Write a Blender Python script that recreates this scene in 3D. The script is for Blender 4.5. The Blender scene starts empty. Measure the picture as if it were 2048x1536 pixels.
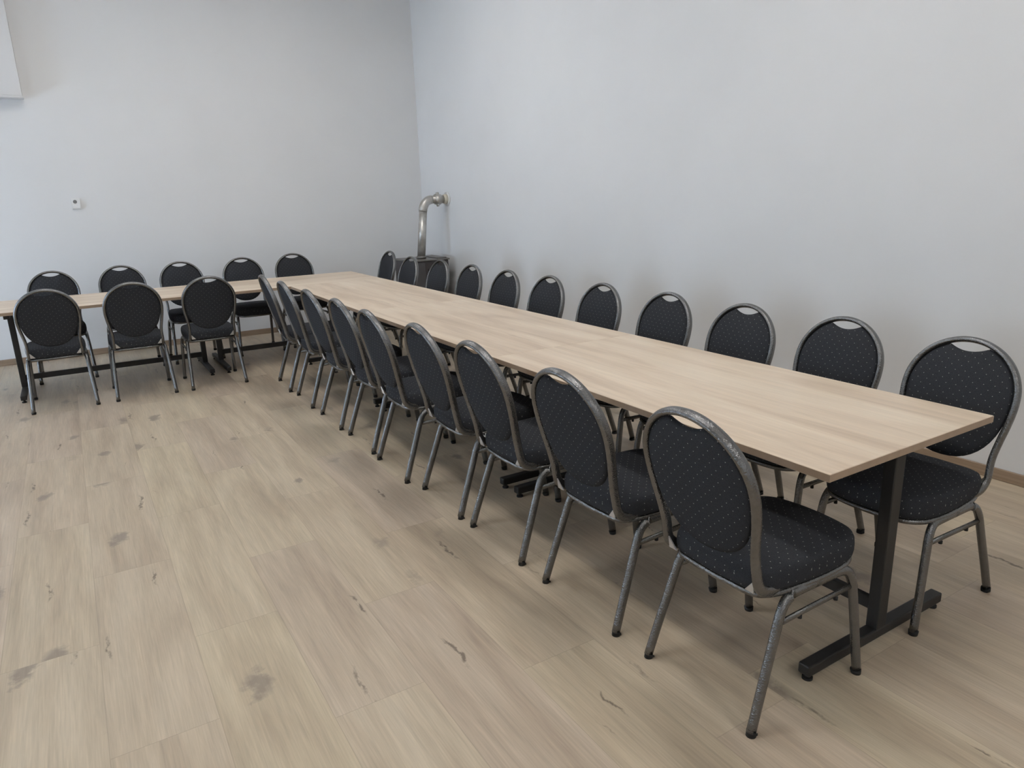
import bpy, bmesh, math, random
from mathutils import Vector, Matrix
C = bpy.context.scene.collection
SC = bpy.context.scene
PI = math.pi

# ------------------------------------------------------------------ materials
class NT:
    """small helper around a node tree"""
    def __init__(self, name):
        self.m = bpy.data.materials.new(name); self.m.use_nodes = True
        self.t = self.m.node_tree; self.n = self.t.nodes; self.l = self.t.links
        self.b = self.n['Principled BSDF']
    def add(self, typ, **kw):
        o = self.n.new(typ)
        for k, v in kw.items(): setattr(o, k, v)
        return o
    def put(self, sock, v):
        if hasattr(v, 'is_output') or isinstance(v, bpy.types.NodeSocket): self.l.new(v, sock)
        else: sock.default_value = v
    def math(self, op, a, b=0.0, c=0.0):
        o = self.add('ShaderNodeMath', operation=op)
        self.put(o.inputs[0], a); self.put(o.inputs[1], b); self.put(o.inputs[2], c)
        return o.outputs[0]
    def mix(self, f, a, b, mode='MIX'):
        o = self.add('ShaderNodeMix', data_type='RGBA', blend_type=mode)
        self.put(o.inputs[0], f); self.put(o.inputs[6], a); self.put(o.inputs[7], b)
        return o.outputs[2]
    def ramp(self, f, stops, interp='LINEAR'):
        o = self.add('ShaderNodeValToRGB'); r = o.color_ramp; r.interpolation = interp
        while len(r.elements) < len(stops): r.elements.new(0.5)
        for e, (p, c) in zip(r.elements, stops):
            e.position = p; e.color = c if len(c) == 4 else (*c, 1)
        self.put(o.inputs[0], f)
        return o.outputs[0]
    def noise(self, vec, scale, detail=3, rough=0.5, dist=0.0):
        o = self.add('ShaderNodeTexNoise')
        o.inputs['Scale'].default_value = scale; o.inputs['Detail'].default_value = detail
        o.inputs['Roughness'].default_value = rough; o.inputs['Distortion'].default_value = dist
        if vec is not None: self.l.new(vec, o.inputs['Vector'])
        return o.outputs['Fac']
    def xyz(self, x, y, z=0.0):
        o = self.add('ShaderNodeCombineXYZ')
        self.put(o.inputs[0], x); self.put(o.inputs[1], y); self.put(o.inputs[2], z)
        return o.outputs[0]
    def sep(self, v):
        o = self.add('ShaderNodeSeparateXYZ'); self.l.new(v, o.inputs[0]); return o.outputs
    def coord(self, which='Object'):
        return self.add('ShaderNodeTexCoord').outputs[which]
    def bump(self, h, strength=0.2, dist=0.002):
        o = self.add('ShaderNodeBump'); o.inputs['Strength'].default_value = strength
        o.inputs['Distance'].default_value = dist
        self.l.new(h, o.inputs['Height']); self.l.new(o.outputs[0], self.b.inputs['Normal'])
    def set(self, **kw):
        names = dict(col='Base Color', rough='Roughness', metal='Metallic', spec='Specular IOR Level')
        for k, v in kw.items(): self.put(self.b.inputs[names[k]], v)

def plain(name, col, rough=0.5, metal=0.0, grain=0.04, scale=40.0, spec=0.5):
    t = NT(name); v = t.coord()
    n = t.noise(v, scale, 3)
    f = t.math('MULTIPLY_ADD', n, 2 * grain, 1 - grain)
    c = t.mix(1.0, (*col, 1), t.xyz(f, f, f), 'MULTIPLY')
    t.set(col=c, rough=rough, metal=metal, spec=spec)
    return t.m

def mat_wall():
    t = NT('white_plaster'); v = t.coord()
    n = t.noise(v, 1.3, 4, 0.55)
    c = t.ramp(n, [(0.3, (0.735, 0.735, 0.735)), (0.7, (0.765, 0.765, 0.765))])
    fine = t.noise(v, 160, 3, 0.6)
    t.set(col=c, rough=0.85, spec=0.25); t.bump(fine, 0.12, 0.002)
    return t.m

def mat_floor():
    t = NT('oak_plank_floor'); v = t.coord(); s = t.sep(v)
    W, L = 0.30, 1.20
    u = t.math('DIVIDE', t.math('ADD', s[0], 6.05), W)          # plank edges at x = -1.85 + k * 0.3
    row = t.math('FLOOR', u); fu = t.math('FRACT', u)
    rnd = random.Random(11)
    offs = [rnd.random() for _ in range(32)]
    known = {13: 1.60, 14: 2.15, 15: 1.45, 16: 0.75, 17: 1.30, 18: 0.62, 19: 0.05}
    for k, y in known.items(): offs[k] = (y / L) % 1.0
    stops = [((k + 0.001) / 32, (o, o, o)) for k, o in enumerate(offs)]
    off = t.ramp(t.math('DIVIDE', t.math('ADD', row, 0.5), 32), stops, 'CONSTANT')
    w = t.math('SUBTRACT', t.math('DIVIDE', s[1], L), t.sep(off)[0])
    col_i = t.math('FLOOR', w); fw = t.math('FRACT', w)
    wn = t.add('ShaderNodeTexWhiteNoise', noise_dimensions='2D')
    t.l.new(t.xyz(row, col_i), wn.inputs['Vector'])
    rv = wn.outputs['Value']; rc = t.sep(wn.outputs['Color'])
    # grain space: each plank gets its own offset
    gx = t.math('ADD', s[0], t.math('MULTIPLY', rc[0], 7.0))
    gy = t.math('ADD', s[1], t.math('MULTIPLY', rc[1], 13.0))
    # broad figure, streaks and fine fibres
    broad = t.noise(t.xyz(t.math('MULTIPLY', gx, 9.0), t.math('MULTIPLY', gy, 1.0), rc[2]), 1.0, 4, 0.55, 0.6)
    streak = t.noise(t.xyz(t.math('MULTIPLY', gx, 26.0), t.math('MULTIPLY', gy, 1.6), 3.0), 1.0, 4, 0.6, 0.5)
    fibre = t.noise(t.xyz(t.math('MULTIPLY', gx, 160.0), t.math('MULTIPLY', gy, 5.0), 5.0), 1.0, 3, 0.6, 0.3)
    base = t.ramp(broad, [(0.30, (0.41, 0.322, 0.238)), (0.5, (0.50, 0.405, 0.30)), (0.70, (0.56, 0.463, 0.35))])
    st = t.math('MULTIPLY_ADD', streak, 0.46, 0.77)
    base = t.mix(1.0, base, t.xyz(st, st, st), 'MULTIPLY')
    fb = t.math('MULTIPLY_ADD', fibre, 0.46, 0.77)
    base = t.mix(1.0, base, t.xyz(fb, fb, fb), 'MULTIPLY')
    # plank to plank tint
    pt = t.math('MULTIPLY_ADD', rv, 0.09, 0.955)
    base = t.mix(1.0, base, t.xyz(pt, t.math('MULTIPLY_ADD', rc[0], 0.03, t.math('SUBTRACT', pt, 0.015)), t.math('SUBTRACT', pt, t.math('MULTIPLY', rc[1], 0.04))), 'MULTIPLY')
    # knots: sparse soft grey brown spots drawn out along the board
    vo = t.add('ShaderNodeTexVoronoi', feature='F1'); vo.inputs['Scale'].default_value = 1.0
    wob = t.math('MULTIPLY', t.noise(t.xyz(gx, gy, 0.0), 16.0, 4, 0.65), 0.5)
    t.l.new(t.xyz(t.math('ADD', t.math('MULTIPLY', gx, 4.4), wob), t.math('ADD', t.math('MULTIPLY', gy, 2.6), wob), 0.0), vo.inputs['Vector'])
    pick = t.math('GREATER_THAN', t.sep(vo.outputs['Color'])[0], 0.52)
    size = t.math('MULTIPLY_ADD', t.sep(vo.outputs['Color'])[1], 0.20, 0.09)
    kn = t.math('SUBTRACT', 1.0, t.math('DIVIDE', vo.outputs['Distance'], size))
    kn = t.math('MULTIPLY', t.math('MAXIMUM', kn, 0.0), pick)
    knf = t.math('MINIMUM', t.math('MULTIPLY', kn, 1.35), 0.70)
    base = t.mix(knf, base, (0.235, 0.19, 0.155, 1))
    # short dark cracks drawn out along the board
    vc = t.add('ShaderNodeTexVoronoi', feature='F1'); vc.inputs['Scale'].default_value = 1.0
    wv = t.math('MULTIPLY', t.math('SUBTRACT', t.noise(t.xyz(t.math('MULTIPLY', gx, 3.0), t.math('MULTIPLY', gy, 9.0), 4.0), 1.0, 4, 0.6), 0.5), 1.5)
    t.l.new(t.xyz(t.math('ADD', t.math('MULTIPLY', gx, 20.0), wv), t.math('ADD', t.math('MULTIPLY', gy, 1.7), 3.7), 0.0), vc.inputs['Vector'])
    pc = t.math('GREATER_THAN', t.sep(vc.outputs['Color'])[0], 0.62)
    ck = t.math('SUBTRACT', 1.0, t.math('DIVIDE', vc.outputs['Distance'], t.math('MULTIPLY_ADD', t.sep(vc.outputs['Color'])[1], 0.17, 0.07)))
    cr = t.math('MULTIPLY', t.math('MAXIMUM', ck, 0.0), pc)
    brk = t.ramp(t.noise(t.xyz(t.math('MULTIPLY', gx, 60.0), t.math('MULTIPLY', gy, 22.0), 2.0), 1.0, 3, 0.6), [(0.40, (0, 0, 0)), (0.58, (1, 1, 1))])
    cr = t.math('MULTIPLY', cr, t.sep(brk)[0])
    base = t.mix(t.math('MINIMUM', t.math('MULTIPLY', cr, 1.9), 0.82), base, (0.15, 0.115, 0.085, 1))
    # joints
    du = t.math('MULTIPLY', t.math('MINIMUM', fu, t.math('SUBTRACT', 1.0, fu)), W)
    dw = t.math('MULTIPLY', t.math('MINIMUM', fw, t.math('SUBTRACT', 1.0, fw)), L)
    d = t.math('MINIMUM', du, dw)
    j = t.math('LESS_THAN', d, 0.0016)
    base = t.mix(t.math('MULTIPLY', j, 0.25), base, (0.20, 0.15, 0.11, 1))
    ro = t.math('MULTIPLY_ADD', streak, 0.16, 0.40)
    t.set(col=base, rough=ro, spec=0.45)
    h = t.math('SUBTRACT', t.math('MULTIPLY', fibre, 0.5), t.math('MULTIPLY', j, 1.0))
    t.bump(h, 0.22, 0.0012)
    return t.m

def mat_table():
    t = NT('light_oak_laminate'); v = t.coord(); s = t.sep(v)
    oi = t.add('ShaderNodeObjectInfo'); r = t.math('MULTIPLY', oi.outputs['Random'], 40.0)
    gx = t.math('ADD', s[0], r); gy = s[1]
    broad = t.noise(t.xyz(t.math('MULTIPLY', gx, 7.0), t.math('MULTIPLY', gy, 0.8), s[2]), 1.0, 4, 0.55, 0.7)
    fine = t.noise(t.xyz(t.math('MULTIPLY', gx, 60.0), t.math('MULTIPLY', gy, 2.2), 2.0), 1.0, 4, 0.65, 0.3)
    base = t.ramp(broad, [(0.32, (0.585, 0.455, 0.335)), (0.50, (0.70, 0.57, 0.435)), (0.66, (0.76, 0.64, 0.50))])
    f = t.math('MULTIPLY_ADD', fine, 0.34, 0.83)
    base = t.mix(1.0, base, t.xyz(f, f, f), 'MULTIPLY')
    sp = t.noise(t.xyz(t.math('MULTIPLY', gx, 13.0), t.math('MULTIPLY', gy, 1.5), 7.0), 1.0, 3, 0.6, 0.8)
    spm = t.ramp(sp, [(0.66, (0, 0, 0)), (0.78, (1, 1, 1))])
    base = t.mix(t.math('MULTIPLY', t.sep(spm)[0], 0.5), base, (0.30, 0.215, 0.15, 1))
    t.set(col=base, rough=0.42, spec=0.4); t.bump(fine, 0.08, 0.0008)
    return t.m

def mat_wood_trim():
    t = NT('oak_skirting'); v = t.coord(); s = t.sep(v)
    along = t.math('ADD', s[0], s[1])
    fine = t.noise(t.xyz(t.math('MULTIPLY', along, 2.5), t.math('MULTIPLY', s[2], 90.0), 0.0), 1.0, 4, 0.6, 0.5)
    c = t.ramp(fine, [(0.3, (0.27, 0.19, 0.125)), (0.7, (0.36, 0.26, 0.18))])
    t.set(col=c, rough=0.5)
    return t.m

def mat_fabric():
    t = NT('black_dotted_upholstery'); uv = t.coord('UV'); s = t.sep(uv)
    P = 0.038
    a = t.math('DIVIDE', t.math('ADD', s[0], s[1]), P)
    b = t.math('DIVIDE', t.math('SUBTRACT', s[0], s[1]), P)
    da = t.math('SUBTRACT', t.math('FRACT', a), 0.5); db = t.math('SUBTRACT', t.math('FRACT', b), 0.5)
    d = t.math('SQRT', t.math('ADD', t.math('MULTIPLY', da, da), t.math('MULTIPLY', db, db)))
    dot = t.math('LESS_THAN', d, 0.055)
    wv = t.noise(t.coord(), 420, 2, 0.6)
    c = t.ramp(wv, [(0.3, (0.031, 0.033, 0.037)), (0.7, (0.047, 0.049, 0.055))])
    c = t.mix(t.math('MULTIPLY', dot, 0.85), c, (0.34, 0.33, 0.31, 1))
    t.set(col=c, rough=0.95, spec=0.05)
    t.bump(wv, 0.25, 0.001)
    return t.m

def mat_hammered(name, col, rough, metal):
    t = NT(name); v = t.coord()
    vo = t.add('ShaderNodeTexVoronoi', feature='SMOOTH_F1'); vo.inputs['Scale'].default_value = 260
    t.l.new(v, vo.inputs['Vector'])
    n = t.noise(v, 60, 3)
    c = t.ramp(n, [(0.3, tuple(x * 0.93 for x in col)), (0.7, tuple(x * 1.07 for x in col))])
    t.set(col=c, rough=rough, metal=metal); t.bump(vo.outputs['Distance'], 0.45, 0.0025)
    return t.m

def mat_pipe():
    t = NT('galvanised_flue'); v = t.coord()
    n = t.noise(v, 14, 4, 0.6)
    c = t.ramp(n, [(0.3, (0.42, 0.40, 0.37)), (0.7, (0.60, 0.585, 0.55))])
    t.set(col=c, rough=0.36, metal=0.75)
    return t.m

def mat_emit(name, col, strength):
    t = NT(name); t.set(col=(0.9, 0.9, 0.9, 1), rough=0.6)
    t.b.inputs['Emission Color'].default_value = (*col, 1); t.b.inputs['Emission Strength'].default_value = strength
    return t.m

def mat_glass():
    t = NT('window_glass'); t.set(col=(1, 1, 1, 1), rough=0.02)
    t.b.inputs['Transmission Weight'].default_value = 1.0; t.b.inputs['IOR'].default_value = 1.0
    return t.m

M_WALL, M_FLOOR, M_TABLE, M_TRIM = mat_wall(), mat_floor(), mat_table(), mat_wood_trim()
M_FABRIC = mat_fabric()
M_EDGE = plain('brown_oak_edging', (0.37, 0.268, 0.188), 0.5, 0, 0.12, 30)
M_WALL_FAR = plain('low_bounce_beige_plaster', (0.52, 0.49, 0.45), 0.85, 0, 0.03, 3)  # unseen left and front walls: darker tone invented to lessen bounced light
M_TUBE = mat_hammered('hammered_grey_enamel', (0.185, 0.185, 0.186), 0.27, 0.88)
M_BLACK = plain('black_powder_coat', (0.017, 0.0165, 0.0165), 0.5, 0.0, 0.1, 90)
M_RUBBER = plain('black_rubber', (0.010, 0.010, 0.010), 0.75)
M_CHROME = plain('bright_steel', (0.55, 0.56, 0.58), 0.3, 0.8)
M_PIPE = mat_pipe()
M_CREAM = plain('cream_sleeve', (0.66, 0.61, 0.50), 0.6)
M_STOVE = plain('dark_brown_enamel', (0.052, 0.046, 0.049), 0.5, 0.1)
M_STOVE_SIDE = plain('grey_enamel', (0.085, 0.081, 0.084), 0.45, 0.1)
M_STOVE_TOP = plain('worn_grey_metal', (0.20, 0.19, 0.18), 0.4, 0.5)
M_WHITE = plain('white_plastic', (0.78, 0.78, 0.77), 0.45, 0, 0.02)
M_CASING = plain('white_painted_casing', (0.69, 0.685, 0.685), 0.7, 0, 0.02, 4)
M_HOLE = plain('dark_socket_hole', (0.2, 0.2, 0.2), 0.6)
M_CEIL = plain('white_ceiling_paint', (0.80, 0.795, 0.785), 0.9, 0, 0.02, 3)
M_LAMP = mat_emit('lamp_diffuser', (1.0, 0.975, 0.945), 20.0)
M_FRAME = plain('white_window_frame', (0.75, 0.75, 0.75), 0.4, 0, 0.02)
M_GLASS = mat_glass()

# ------------------------------------------------------------------ mesh helpers
def link(name, bm, mat, parent=None, smooth=False):
    bmesh.ops.recalc_face_normals(bm, faces=bm.faces[:])
    me = bpy.data.meshes.new(name); bm.to_mesh(me); bm.free()
    me.materials.append(mat)
    if smooth:
        for p in me.polygons: p.use_smooth = True
    o = bpy.data.objects.new(name, me); C.objects.link(o)
    if parent is not None: o.parent = parent
    return o

def tag(o, label, cat, group=None):
    o['label'] = label; o['category'] = cat
    if group: o['group'] = group
    return o

def thing(name, label, cat, loc=(0, 0, 0), rz=0.0, group=None):
    o = bpy.data.objects.new(name, None); C.objects.link(o)
    o.location = loc; o.rotation_euler = (0, 0, rz); o.empty_display_size = 0.1
    return tag(o, label, cat, group)

def struct(name, bm, mat, label=None):
    o = link(name, bm, mat); o['kind'] = 'structure'
    return o

def box(bm, x0, x1, y0, y1, z0, z1, bevel=0.0, seg=2):
    vs = [bm.verts.new((x, y, z)) for x in (x0, x1) for y in (y0, y1) for z in (z0, z1)]
    fs = [(0, 1, 3, 2), (4, 6, 7, 5), (0, 4, 5, 1), (2, 3, 7, 6), (0, 2, 6, 4), (1, 5, 7, 3)]
    faces = [bm.faces.new([vs[i] for i in f]) for f in fs]
    if bevel > 0:
        es = list({e for f in faces for e in f.edges})
        bmesh.ops.bevel(bm, geom=es, offset=bevel, segments=seg, affect='EDGES', profile=0.5)
    return bm

def catmull(pts, sub=6, closed=False):
    P = [Vector(p) for p in pts]; n = len(P); out = []
    rng = n if closed else n - 1
    for i in range(rng):
        p1, p2 = P[i], P[(i + 1) % n]
        p0 = P[(i - 1) % n] if closed or i > 0 else p1 * 2 - p2
        p3 = P[(i + 2) % n] if closed or i + 2 < n else p2 * 2 - p1
        for k in range(sub):
            u = k / sub
            out.append(0.5 * ((2 * p1) + (p2 - p0) * u + (2 * p0 - 5 * p1 + 4 * p2 - p3) * u * u + (3 * p1 - p0 - 3 * p2 + p3) * u ** 3))
    if not closed: out.append(P[-1])
    return out

def tube(bm, path, ra, rb=None, up=(0, 1, 0), seg=12, closed=False, caps=True):
    """swept ellipse: ra across (perpendicular to up), rb along the 'up' reference"""
    rb = ra if rb is None else rb
    rings = []; n = len(path); up = Vector(up)
    prev = None
    for i, p in enumerate(path):
        a = path[(i - 1) % n] if closed or i > 0 else path[0]
        b = path[(i + 1) % n] if closed or i < n - 1 else path[-1]
        t = (b - a).normalized()
        u = up - t * up.dot(t)
        if u.length < 0.15 and prev is not None: u = prev - t * prev.dot(t)
        elif u.length < 1e-3: u = Vector((1, 0, 0)) - t * t.x
        u.normalize(); prev = u
        s = t.cross(u)
        rings.append([bm.verts.new(p + s * (ra * math.cos(2 * PI * k / seg)) + u * (rb * math.sin(2 * PI * k / seg))) for k in range(seg)])
    m = n if closed else n - 1
    for i in range(m):
        A, B = rings[i], rings[(i + 1) % n]
        for k in range(seg): bm.faces.new((A[k], A[(k + 1) % seg], B[(k + 1) % seg], B[k]))
    if caps and not closed:
        bm.faces.new(rings[0][::-1]); bm.faces.new(rings[-1])
    return bm

def cyl(bm, p0, p1, r0, r1=None, seg=20):
    r1 = r0 if r1 is None else r1
    p0, p1 = Vector(p0), Vector(p1); t = (p1 - p0).normalized()
    u = Vector((0, 0, 1)) if abs(t.z) < 0.9 else Vector((1, 0, 0))
    u = (u - t * u.dot(t)).normalized(); s = t.cross(u)
    A, B = [[bm.verts.new(p + (s * math.cos(2 * PI * k / seg) + u * math.sin(2 * PI * k / seg)) * r) for k in range(seg)] for p, r in ((p0, r0), (p1, r1))]
    for k in range(seg): bm.faces.new((A[k], A[(k + 1) % seg], B[(k + 1) % seg], B[k]))
    bm.faces.new(A[::-1]); bm.faces.new(B)
    return bm

def cushion(outline, levels, centre, place):
    """closed padded solid: outline [(u,v)], levels [(scale, offset)] from the middle of one face round the rim to the middle of the other;
    uv in metres measured along the surface so a woven pattern keeps its size"""
    bm = bmesh.new(); uvl = bm.loops.layers.uv.new('UVMap')
    cu, cv = centre; n = len(outline)
    rings = []; uvs = []
    half = max(range(len(levels)), key=lambda i: levels[i][0])
    for side_i, (sc, off) in enumerate(levels):
        if sc == 0.0:
            rings.append([bm.verts.new(place(cu, cv, off))])
        else:
            rings.append([bm.verts.new(place(cu + (u - cu) * sc, cv + (v - cv) * sc, off)) for u, v in outline])
    bm.verts.ensure_lookup_table()
    # arc length from each pole
    def arc(idx, k):
        start, rng = (0, range(1, idx + 1)) if idx <= half else (len(levels) - 1, range(len(levels) - 2, idx - 1, -1))
        L = 0.0; prev = rings[start][0].co
        for j in rng:
            c = rings[j][k].co if len(rings[j]) > 1 else rings[j][0].co
            L += (c - prev).length; prev = c
        return L
    def uv_of(idx, k):
        u, v = outline[k]; d = Vector((u - cu, v - cv)); 
        if len(rings[idx]) == 1: return Vector((cu, cv))
        d.normalize(); L = arc(idx, k)
        return Vector((cu, cv)) + d * L
    cache = {(i, k): uv_of(i, k) for i in range(len(levels)) for k in range(n)}
    pole = Vector((cu, cv))
    for i in range(len(levels) - 1):
        A, B = rings[i], rings[i + 1]
        # keep one chart: the rim belongs to the first face
        for k in range(n):
            k2 = (k + 1) % n
            if len(A) == 1: vs, us = (A[0], B[k], B[k2]), (pole, cache[i + 1, k], cache[i + 1, k2])
            elif len(B) == 1: vs, us = (A[k], B[0], A[k2]), (cache[i, k], pole, cache[i, k2])
            else:
                vs = (A[k], B[k], B[k2], A[k2])
                if i >= half:
                    if i == half: continue_uv = None
                    us = (cache[i, k], cache[i + 1, k], cache[i + 1, k2], cache[i, k2])
                else: us = (cache[i, k], cache[i + 1, k], cache[i + 1, k2], cache[i, k2])
            f = bm.faces.new(vs)
            for lp, uvv in zip(f.loops, us): lp[uvl].uv = uvv
    return bm

# ------------------------------------------------------------------ room shell
XL, XR, YF, YB, ZC = -5.2, 2.264, -5.0, 7.524, 4.15
T = 0.25
bm = bmesh.new(); box(bm, XL - T, XR + T, YF - T, YB + T, -0.15, 0.0); struct('floor', bm, M_FLOOR)
bm = bmesh.new(); box(bm, XL - T, XR + T, YF - T, YB + T, ZC, ZC + 0.15); struct('ceiling', bm, M_CEIL)
bm = bmesh.new(); box(bm, XR, XR + T, YF - T, YB + T, 0, ZC); struct('wall_right', bm, M_WALL)
bm = bmesh.new(); box(bm, XL, XR, YB, YB + T, 0, ZC); struct('wall_back', bm, M_WALL)

def wall_with_windows(name, horizontal, fixed0, fixed1, a0, a1, wins):
    """wall slab pierced by window openings [(a_centre, width, z0, z1)]"""
    bm = bmesh.new()
    def bx(p, q, z0, z1):
        if q - p < 1e-6 or z1 - z0 < 1e-6: return
        if horizontal: box(bm, p, q, fixed0, fixed1, z0, z1)
        else: box(bm, fixed0, fixed1, p, q, z0, z1)
    cur = a0
    for c, w, z0, z1 in sorted(wins):
        bx(cur, c - w / 2, 0, ZC); bx(c - w / 2, c + w / 2, 0, z0); bx(c - w / 2, c + w / 2, z1, ZC); cur = c + w / 2
    bx(cur, a1, 0, ZC)
    return struct(name, bm, M_WALL_FAR)

LW = [(6.2, 1.3, 0.04, 2.15), (2.4, 1.5, 0.95, 3.05), (-2.0, 1.5, 0.95, 3.05)]
FW = [(-3.2, 1.5, 0.95, 3.05), (-0.2, 1.5, 0.95, 3.05)]
wall_with_windows('wall_left', False, XL - T, XL, YF - T, YB + T, LW)
wall_with_windows('wall_front', True, YF - T, YF, XL, XR, FW)
win_no = 0
def window(horizontal, c, w, z0, z1):
    global win_no
    win_no += 1
    bm = bmesh.new(); d0, d1 = (-0.20, -0.13)
    def bx(a0, a1, zz0, zz1, e0=d0, e1=d1, b=bm):
        if horizontal: box(b, a0, a1, YF + e0, YF + e1, zz0, zz1)
        else: box(b, XL + e0, XL + e1, a0, a1, zz0, zz1)
    l, r = c - w / 2, c + w / 2; f = 0.07
    bx(l, l + f, z0, z1); bx(r - f, r, z0, z1); bx(l + f, r - f, z0, z0 + f); bx(l + f, r - f, z1 - f, z1)
    bx(c - f / 2, c + f / 2, z0 + f, z1 - f); zt = z0 + 0.67 * (z1 - z0); bx(l + f, c - f / 2, zt, zt + f); bx(c + f / 2, r - f, zt, zt + f)
    o = struct('window_%d' % win_no, bm, M_FRAME)
    g = bmesh.new()
    for p, q in ((l + f, c - f / 2), (c + f / 2, r - f)):
        bx(p, q, z0 + f, zt, -0.168, -0.162, g); bx(p, q, zt + f, z1 - f, -0.168, -0.162, g)
    link('pane', g, M_GLASS, o)
for a in LW: window(False, *a)
for a in FW: window(True, *a)

HB, TB = 0.062, 0.014
bm = bmesh.new(); box(bm, XR - TB, XR, YF, YB, 0, HB, 0.003, 1); struct('baseboard_right', bm, M_TRIM)
bm = bmesh.new(); box(bm, XL, XR - TB, YB - TB, YB, 0, HB, 0.003, 1); struct('baseboard_back', bm, M_TRIM)
bm = bmesh.new(); box(bm, XL, XL + TB, YF, YB - TB, 0, HB, 0.003, 1); struct('baseboard_left', bm, M_TRIM)
bm = bmesh.new(); box(bm, XL + TB, XR - TB, YF, YF + TB, 0, HB, 0.003, 1); struct('baseboard_front', bm, M_TRIM)

# ------------------------------------------------------------------ tables
def glide(x, y):
    bm = bmesh.new(); cyl(bm, (x, y, 0.0), (x, y, 0.008), 0.017, 0.017, 16); cyl(bm, (x, y, 0.008), (x, y, 0.024), 0.009, 0.009, 12)
    return bm
def make_table(label, length, loc, rz, inset0=0.072, inset1=0.072, group='oak tables pushed together in an L'):
    """local frame: width along x (0..0.9, centred on 0), length along +y"""
    t = thing('folding_table', label, 'table', loc, rz, group)
    W = 0.9; hw = W / 2
    bm = bmesh.new(); box(bm, -hw, hw, 0.0005, length - 0.0005, 0.7245, 0.75, 0.0015, 1)
    tp = link('tabletop', bm, M_TABLE, t)
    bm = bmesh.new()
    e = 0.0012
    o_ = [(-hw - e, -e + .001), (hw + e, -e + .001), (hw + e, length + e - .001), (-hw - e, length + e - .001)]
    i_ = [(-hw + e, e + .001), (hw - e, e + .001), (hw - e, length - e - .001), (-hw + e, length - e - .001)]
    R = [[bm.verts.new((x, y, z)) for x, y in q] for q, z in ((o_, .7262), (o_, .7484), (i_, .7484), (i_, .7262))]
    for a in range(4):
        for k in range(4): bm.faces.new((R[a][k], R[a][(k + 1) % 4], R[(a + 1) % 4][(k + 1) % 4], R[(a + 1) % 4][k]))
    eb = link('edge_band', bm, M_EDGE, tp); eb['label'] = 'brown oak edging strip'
    ends = [inset0, length - inset1]
    for y in ends:
        bm = bmesh.new(); box(bm, -0.027, 0.027, y - 0.021, y + 0.021, 0.058, 0.688, 0.004, 2)
        link('leg', bm, M_BLACK, t)
        bm = bmesh.new(); box(bm, -0.385, 0.385, y - 0.021, y + 0.021, 0.022, 0.060, 0.005, 2)
        fb = link('foot_bar', bm, M_BLACK, t)
        for x in (-0.362, 0.362): link('glide', glide(x, y), M_RUBBER, fb)
        bm = bmesh.new(); box(bm, -0.36, 0.36, y - 0.02, y + 0.02, 0.686, 0.7245, 0.003, 1)
        link('crossbar', bm, M_BLACK, t)
    bm = bmesh.new(); box(bm, -0.012, 0.012, ends[0] + 0.021, ends[1] - 0.021, 0.112, 0.158, 0.003, 1)
    link('stretcher', bm, M_BLACK, t)
    return t

L1 = 1.8768
make_table('oak folding table at the near end of the long row, free end towards the viewer', L1, (0.45, 0.0, 0), 0.0)
make_table('middle oak folding table of the long row, joined at both ends', L1, (0.45, L1, 0), 0.0)
make_table('far oak folding table of the long row, meeting the cross tables', L1, (0.45, 2 * L1, 0), 0.0)
YX = 3 * L1 + 0.453
make_table('oak folding table in the far corner of the L, in front of the stove', 1.6, (0.9, YX, 0), PI / 2)
make_table('oak folding table at the left end of the cross row, running out of frame', 2.1, (-0.70, YX, 0), PI / 2, 0.072, 2.1 - 1.52)

# ------------------------------------------------------------------ chairs
def yb(z):                                   # lean of the back
    d = z - 0.506
    return -0.222 - 0.215 * d - 0.11 * d * d if d > 0 else -0.222 - 0.18 * d

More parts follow.
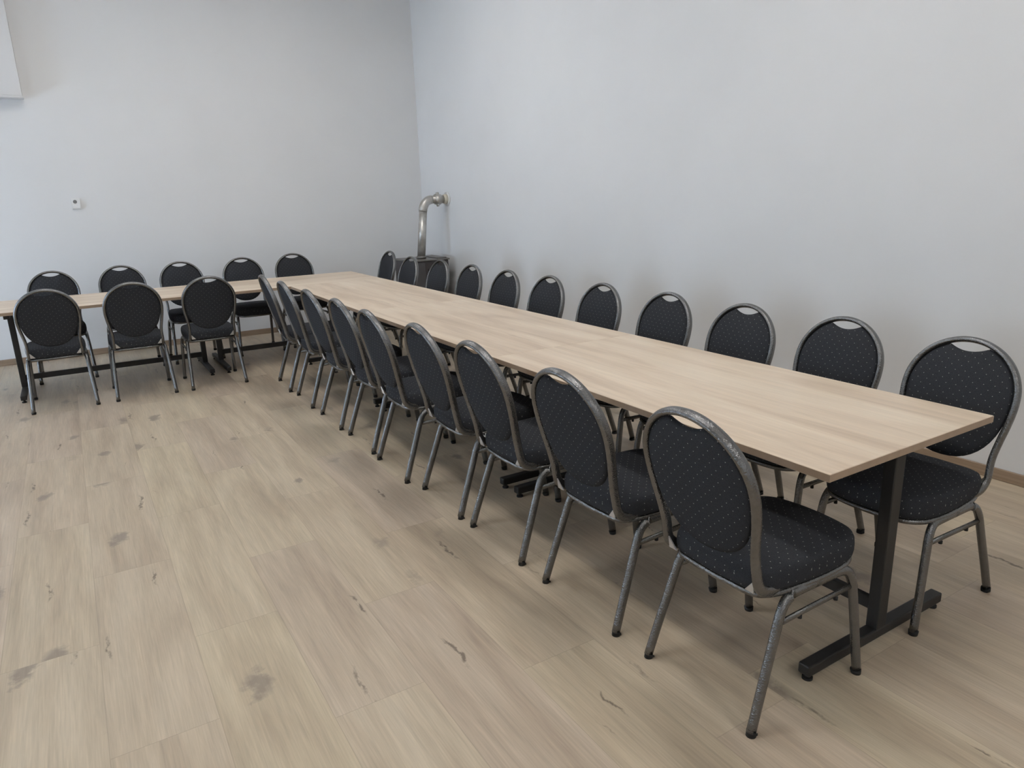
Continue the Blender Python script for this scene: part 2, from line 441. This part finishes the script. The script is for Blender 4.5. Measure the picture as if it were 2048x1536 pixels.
def chair_parts(t):
    # seat cushion
    half = [(0, .284), (.06, .281), (.115, .272), (.155, .256), (.182, .226), (.198, .186), (.2055, .12), (.2065, .04), (.201, -.05), (.191, -.13), (.172, -.180), (.140, -.202), (.07, -.208)]
    ctrl = half + [(0, -.212)] + [(-x, y) for x, y in half[:0:-1]]
    ol = [(p.x, p.y) for p in catmull([(x, y, 0) for x, y in ctrl], 3, True)]
    lv = [(0, .500), (.30, .4995), (.6, .498), (.82, .495), (.92, .491), (.968, .484), (.993, .471), (1.0, .455), (1.0, .438), (.99, .424), (.965, .415), (.9, .412), (0, .412)]
    bm = cushion(ol, lv, (0, .04), lambda u, v, w: Vector((u, v, w)))
    link('seat', bm, M_FABRIC, t, True)
    # frame hoop under the cushion
    bm = bmesh.new()
    hoop = [Vector((x * 0.945, 0.04 + (y - 0.04) * 0.945, 0.404)) for x, y in ol]
    tube(bm, hoop, 0.010, 0.010, (0, 0, 1), 8, True)
    link('seat_frame', bm, M_TUBE, t, True)
    # backrest hoop: up from the seat side, out, round and down again
    prof = [(.178, .470), (.176, .520), (.179, .560), (.187, .610), (.196, .660), (.202, .710)]
    arcp = [(.203 * math.cos(a), .748 + .1945 * math.sin(a)) for a in [PI * k / 16 for k in range(17)]]
    right = [(.172, -.06, .412), (.174, -.13, .414), (.177, -.178, .424), (.178, -.205, .446)] + [(x, yb(z), z) for x, z in prof]
    path = right + [(x, yb(z), z) for x, z in arcp] + [(-x, y, z) for x, y, z in right[::-1]]
    bm = bmesh.new(); tube(bm, catmull(path, 3), 0.0115, 0.018, (0, 1, 0.22), 12)
    link('back_frame', bm, M_TUBE, t, True)
    # upholstered backrest with the hand gap at its top
    pts = []
    a_gap = math.acos(0.072 / 0.192)
    N = 20
    for k in range(N + 1):                   # right side from the gap down the hoop to the side
        a = a_gap - a_gap * k / N
        pts.append((.192 * math.cos(a), .748 + .1835 * math.sin(a)))
    for k in range(1, 24):                   # lower bowl
        a = PI * k / 24; c, s = math.cos(a), math.sin(a)
        pts.append((.192 * math.copysign(abs(c) ** (2 / 2.25), c), .748 - .246 * abs(s) ** (2 / 2.25)))
    for k in range(N + 1):
        a = a_gap * k / N
        pts.append((-.192 * math.cos(a), .748 + .1835 * math.sin(a)))
    ze = pts[-1][1]
    for k in range(1, 12):                   # dip below the hand gap
        u = -1 + 2 * k / 12
        pts.append((.072 * u, ze - 0.019 * (1 - u * u)))
    lv = [(0, .029), (.35, .028), (.7, .024), (.9, .017), (.975, .009), (1.0, .001), (.985, -.008), (.93, -.013), (.6, -.017), (.3, -.018), (0, -.018)]
    bm = cushion(pts, lv, (0, .72), lambda u, v, w: Vector((u, yb(v) + w, v)))
    link('backrest', bm, M_FABRIC, t, True)
    # legs: each runs up, bends and meets its neighbour under the seat
    for s in (-1, 1):
        front = [(.2175, .25, .012), (.2125, .232, .13), (.205, .209, .29), (.2015, .199, .345), (.197, .180, .380), (.193, .148, .392), (.192, .09, .393), (.192, .031, .393)]
        rear = [(.2175, -.25, .012), (.2115, -.211, .13), (.203, -.156, .29), (.200, -.138, .340), (.1965, -.115, .375), (.193, -.08, .391), (.192, -.03, .393), (.192, .029, .393)]
        for pts_ in (front, rear):
            P = [(s * x, y, z) for x, y, z in pts_]
            bm = bmesh.new(); tube(bm, catmull(P, 4), 0.0135, 0.0165, (1, 0, 0.05) if False else (0, 1, 0.4), 12)
            lg = link('leg', bm, M_TUBE, t, True)
            x, y = P[0][0], P[0][1]
            d = (Vector(P[1]) - Vector(P[0])).normalized()
            bm = bmesh.new(); cyl(bm, Vector((x, y, 0.0)), Vector((x, y, 0.0)) + d * 0.016, 0.0150, 0.0168, 16)
            for v in bm.verts:
                if v.co.z < 0.012: v.co.z = 0.0
            link('foot_cap', bm, M_RUBBER, lg, True)
        # side stretcher with two stacking buffers
        bm = bmesh.new(); tube(bm, [Vector((s * .2035, -.145, .322)), Vector((s * .203, .03, .326)), Vector((s * .2035, .203, .330))], 0.0065, 0.0105, (0, 0, 1), 10)
        st = link('stretcher', bm, M_TUBE, t, True)
        for y in (-.05, .12):
            bm = bmesh.new(); cyl(bm, (s * .2035, y, .307), (s * .2035, y, .318), 0.007, 0.007, 10)
            link('stacking_buffer', bm, M_RUBBER, st, True)
        # bright gusset at the rear corner
        bm = bmesh.new()
        tri = [(.168, .426), (.168, .466), (.136, .426)]
        A = [bm.verts.new((s * x, -.2165 - (z - .424) * .15, z)) for x, z in tri]; B = [bm.verts.new((s * x, -.2120 - (z - .424) * .15, z)) for x, z in tri]
        bm.faces.new(A); bm.faces.new(B[::-1])
        for k in range(3): bm.faces.new((A[k], A[(k + 1) % 3], B[(k + 1) % 3], B[k]))
        g = link('bracket', bm, M_CHROME, t); g['label'] = 'bright steel corner bracket'

def copy_thing(root, loc, rz, label, group):
    r = root.copy(); C.objects.link(r); r.location = loc; r.rotation_euler = (0, 0, rz)
    r['label'] = label; r['group'] = group
    for ch in list(root.children):
        c = ch.copy(); C.objects.link(c); c.parent = r
        for g in ch.children:
            d = g.copy(); C.objects.link(d); d.parent = c
    return r

ORD = ['nearest', 'second', 'third', 'fourth', 'fifth', 'sixth', 'seventh', 'eighth', 'ninth', 'tenth', 'eleventh']
chairs = []
# rows: measured floor spots (origin = middle of the four feet)
left_rows = [(-.259, -.260, .003, .437), (-.277, -.271, .599, 1.033), (-.281, -.282, 1.201, 1.644), (-.281, -.289, 1.749, 2.178), (-.317, -.325, 2.316, 2.753),
             (-.307, -.309, 2.866, 3.309), (-.318, -.321, 3.445, 3.885), (-.317, -.330, 4.083, 4.51), (-.319, -.342, 4.66, 5.085)]
for i, (xa, xb, ya, yb_) in enumerate(left_rows):
    rz = -math.atan2(-(xb - xa), yb_ - ya)
    chairs.append(((xa + xb) / 2 + 0.25, (ya + yb_) / 2, -PI / 2 + rz, 
        ('front-most black chair of the left row, back turned to the open floor' if i == 0 else
         '%s chair from the near end in the left row along the long table' % ORD[i] if i < 8 else
         'last chair of the left row, wedged in the inner corner of the L'), 'chairs along the open side of the long table'))
right_tops = [(1.186, .247), (1.240, .786), (1.216, 1.328), (1.232, 1.904), (1.223, 2.500), (1.222, 3.107), (1.204, 3.662), (1.221, 4.280), (1.225, 4.893), (1.189, 5.493), (1.323, 6.374)]
for i, (x, y) in enumerate(right_tops):
    dx = 0.0 if i else 0.0
    chairs.append((x - 0.347, y - (0.015 if i == 0 else 0), PI / 2,
        ('nearest black chair on the wall side, its back fully seen past the table corner' if i == 0 else
         '%s chair from the near end in the row between long table and right wall' % ORD[i] if i < 10 else
         'farthest chair on the wall side, just left of the dark stove'), 'chairs on the wall side of the long table'))
back_tops = [(-1.894, 6.936), (-1.309, 7.029), (-.765, 7.011), (-.162, 6.972), (.400, 7.041)]
bl = ['left-most chair between the cross table and the back wall', 'second chair from the left against the back wall behind the cross table',
      'middle chair of the five along the back wall', 'fourth chair from the left along the back wall behind the cross table',
      'right-most chair along the back wall, alone above the far table corner']
for i, (x, y) in enumerate(back_tops):
    chairs.append((x, y - 0.347, PI, bl[i], 'chairs behind the cross table'))
fl = ['left-most chair in front of the cross table, back to the viewer', 'middle chair of the three in front of the cross table', 'right-hand chair of the three in front of the cross table, hand gap visible']
for i, (x, y) in enumerate([(-1.926, 5.264), (-1.350, 5.260), (-.787, 5.245)]):
    chairs.append((x, y + 0.25, 0.0, fl[i], 'chairs in front of the cross table'))
first = None
for x, y, rz, label, group in chairs:
    if first is None:
        first = thing('banquet_chair', label, 'chair', (x, y, 0), rz, group); chair_parts(first)
    else: copy_thing(first, (x, y, 0), rz, label, group)

# ------------------------------------------------------------------ stove in the far corner
SX0, SX1, SY0, SY1, SH = 1.655, 2.15, 6.62, 7.10, 0.812
sv = thing('room_heater', 'dark enamelled stove in the far corner behind the chairs, below the flue pipe', 'stove', ((SX0 + SX1) / 2, (SY0 + SY1) / 2, 0))
ox, oy = (SX0 + SX1) / 2, (SY0 + SY1) / 2; hx, hy = (SX1 - SX0) / 2, (SY1 - SY0) / 2
bm = bmesh.new(); box(bm, -hx, hx, -hy, hy, 0.05, SH - 0.03, 0.012, 2); link('body', bm, M_STOVE, sv)
bm = bmesh.new(); box(bm, -hx - 0.012, hx + 0.012, -hy - 0.012, hy + 0.012, SH - 0.03, SH - 0.012, 0.004, 1); link('top_plate', bm, M_STOVE_TOP, sv)
bm = bmesh.new()
for k in range(7): box(bm, -0.03 + k * 0.036, -0.020 + k * 0.036, -hy - 0.003, -hy + 0.004, 0.56, 0.69)
link('vent_grille', bm, M_RUBBER, sv)
bm = bmesh.new(); box(bm, -hx + 0.005, -0.065, -hy - 0.010, -hy + 0.004, 0.07, SH - 0.045, 0.005, 1)
g = link('side_panel', bm, M_STOVE_SIDE, sv); g['label'] = 'lighter grey front panel'
bm = bmesh.new(); box(bm, 0.10, hx - 0.02, -hy + 0.01, hy - 0.06, SH - 0.012, SH + 0.004, 0.004, 1); link('lid', bm, M_STOVE_TOP, sv)
bm = bmesh.new(); box(bm, -0.05, 0.20, -hy - 0.012, -hy + 0.004, 0.14, 0.44, 0.006, 1); dr = link('door', bm, M_STOVE, sv)
bm = bmesh.new(); tube(bm, [Vector((0.17, -hy - 0.012, 0.34)), Vector((0.17, -hy - 0.035, 0.34)), Vector((0.17, -hy - 0.035, 0.24)), Vector((0.17, -hy - 0.012, 0.24))], 0.006, 0.006, (1, 0, 0), 8)
link('handle', bm, M_CHROME, dr, True)
for sx in (-1, 1):
    for sy in (-1, 1):
        bm = bmesh.new(); cyl(bm, (sx * (hx - 0.05), sy * (hy - 0.05), 0), (sx * (hx - 0.05), sy * (hy - 0.05), 0.055), 0.016, 0.022, 12); link('leg', bm, M_RUBBER, sv, True)

# flue pipe: up from the stove, over to the wall
PX, PY, PZ, PR = 1.935, 6.80, 1.482, 0.048
fp = thing('flue_pipe', 'silver metal flue pipe rising from the stove and bending into the right wall', 'pipe', (PX, PY, SH - 0.008))
zz = SH - 0.008
def lean(b):                                 # the riser leans: its foot sits 58 mm further into the room than its head
    h = PZ - 0.13 - zz
    for v in b.verts: v.co.x -= 0.058 * (1 - v.co.z / h)
    return b
bm = bmesh.new(); cyl(bm, (0, 0, 0), (0, 0, PZ - 0.13 - zz), PR, PR, 28); lean(bm); link('riser', bm, M_PIPE, fp, True)
bm = bmesh.new(); cyl(bm, (0, 0, 0), (0, 0, 0.03), PR + 0.012, PR + 0.006, 28); lean(bm); link('collar', bm, M_STOVE_TOP, fp, True)
bm = bmesh.new()
arc = [Vector((0.12 - 0.12 * math.cos(a), 0, PZ - 0.135 - zz + 0.135 * math.sin(a))) for a in [PI / 2 * k / 10 for k in range(11)]]
tube(bm, arc, PR + 0.003, PR + 0.003, (0, 1, 0), 28); link('elbow', bm, M_PIPE, fp, True)
xw = XR - PX
bm = bmesh.new(); cyl(bm, (0.11, 0, PZ - zz), (xw - 0.045, 0, PZ - zz), PR - 0.002, PR - 0.002, 28); link('cross_pipe', bm, M_PIPE, fp, True)
bm = bmesh.new(); cyl(bm, (0.165, 0, PZ - zz), (0.235, 0, PZ - zz), PR + 0.012, PR + 0.012, 28)
cyl(bm, (0.20, 0, PZ - zz + PR), (0.20, 0, PZ - zz + PR + 0.032), 0.022, 0.018, 14)
cyl(bm, (0.20, 0, PZ - zz - PR - 0.036), (0.20, 0, PZ - zz - PR), 0.012, 0.030, 14); link('damper', bm, M_PIPE, fp, True)
bm = bmesh.new(); cyl(bm, (xw - 0.055, 0, PZ - zz), (xw - 0.012, 0, PZ - zz), PR + 0.004, PR + 0.010, 28)
g = link('wall_sleeve', bm, M_CREAM, fp, True); g['label'] = 'cream wall sleeve'
bm = bmesh.new(); cyl(bm, (xw - 0.014, 0, PZ - zz), (xw, 0, PZ - zz), PR + 0.034, PR + 0.034, 28); link('wall_rosette', bm, M_WHITE, fp, True)

# ------------------------------------------------------------------ things on the back wall
bm = bmesh.new(); box(bm, -2.75, -1.845, YB - 0.14, YB, 2.535, ZC, 0.004, 1)
bx_ = bmesh.new()
cs = thing('wall_casing', 'white boxed casing high on the back wall at the upper left', 'casing', (-2.3, YB, 2.535))
bm.free()
bm = bmesh.new(); box(bm, -0.45, 0.452, -0.14, 0.0, 0.018, ZC - 2.535, 0.003, 1); link('box_panel', bm, M_CASING, cs)
bm = bmesh.new(); box(bm, -0.455, 0.458, -0.148, 0.0, 0.0, 0.018, 0.002, 1); link('bottom_lip', bm, M_CASING, cs)
bx_.free()
sk = thing('wall_socket', 'small white wall socket on the back wall above the left chairs', 'socket', (-1.573, YB, 1.555))
bm = bmesh.new(); box(bm, -0.04, 0.04, -0.014, 0.0, -0.055, 0.055, 0.004, 2); link('cover_plate', bm, M_WHITE, sk)
bm = bmesh.new(); cyl(bm, (-0.006, -0.0155, 0.022), (-0.006, -0.0135, 0.022), 0.018, 0.018, 20); link('socket_opening', bm, M_HOLE, sk)
bm = bmesh.new(); box(bm, -0.036, 0.036, -0.024, -0.013, -0.046, -0.010, 0.003, 1); link('flap_lid', bm, M_WHITE, sk)

# ------------------------------------------------------------------ ceiling lamps (out of frame, they light the hall)
n = 0
for x in (-1.75, 0.25):
    for y in (-3.3, 1.0, 4.9):
        lp = thing('ceiling_lamp', 'flat white ceiling lamp panel', 'lamp', (x, y, ZC), 0, 'ceiling lamp panels')
        bm = bmesh.new(); box(bm, -0.16, 0.16, -0.77, 0.77, -0.045, 0.0, 0.004, 1); link('housing', bm, M_FRAME, lp)
        bm = bmesh.new(); box(bm, -0.14, 0.14, -0.75, 0.75, -0.05, -0.044); link('diffuser', bm, M_LAMP, lp)

# daylight through the window openings
def daylight(name, loc, rot, w, h, energy, col):
    L = bpy.data.lights.new(name, 'AREA'); L.shape = 'RECTANGLE'; L.size = w; L.size_y = h; L.energy = energy; L.color = col
    o = bpy.data.objects.new(name, L); C.objects.link(o); o.location = loc; o.rotation_euler = rot
for c, w, z0, z1 in LW:
    daylight('daylight', (XL - 0.30, c, (z0 + z1) / 2), (0, -PI / 2, 0), z1 - z0, w, 115 if c > 5 else (62 if c > 0 else 30), (0.60, 0.77, 1.0) if c > 5 else (0.70, 0.85, 1.0))
for c, w, z0, z1 in FW:
    daylight('daylight', (c, YF - 0.30, (z0 + z1) / 2), (PI / 2, 0, 0), w, z1 - z0, 12, (0.86, 0.93, 1.0))

wd = bpy.data.worlds.new('sky'); SC.world = wd; wd.use_nodes = True
bg = wd.node_tree.nodes['Background']; bg.inputs[0].default_value = (0.75, 0.86, 1.0, 1); bg.inputs[1].default_value = 0.4

# ------------------------------------------------------------------ camera
yaw, pitch, roll = 0.545837504389031, 0.264610897430622, -0.03107497761909609
cy, sy, cp, sp = math.cos(yaw), math.sin(yaw), math.cos(pitch), math.sin(pitch)
f = Vector((sy * cp, cy * cp, -sp)); r = Vector((cy, -sy, 0)); u = r.cross(f)
r2 = math.cos(roll) * r + math.sin(roll) * u; u2 = -math.sin(roll) * r + math.cos(roll) * u
cam = bpy.data.cameras.new('camera'); co = bpy.data.objects.new('camera', cam); C.objects.link(co)
m = Matrix((r2, u2, -f)).transposed().to_4x4(); m.translation = Vector((-1.7136520450640256, -1.1177959483953221, 1.5422812915176933))
co.matrix_world = m
cam.sensor_fit = 'HORIZONTAL'; cam.sensor_width = 36.0; cam.lens = 1418.0181 / 2048 * 36.0; cam.clip_start = 0.05
SC.camera = co

vs = SC.view_settings
vs.view_transform = 'Standard'; vs.look = 'None'; vs.gamma = 1.0; vs.use_curve_mapping = False; vs.exposure = 0.05
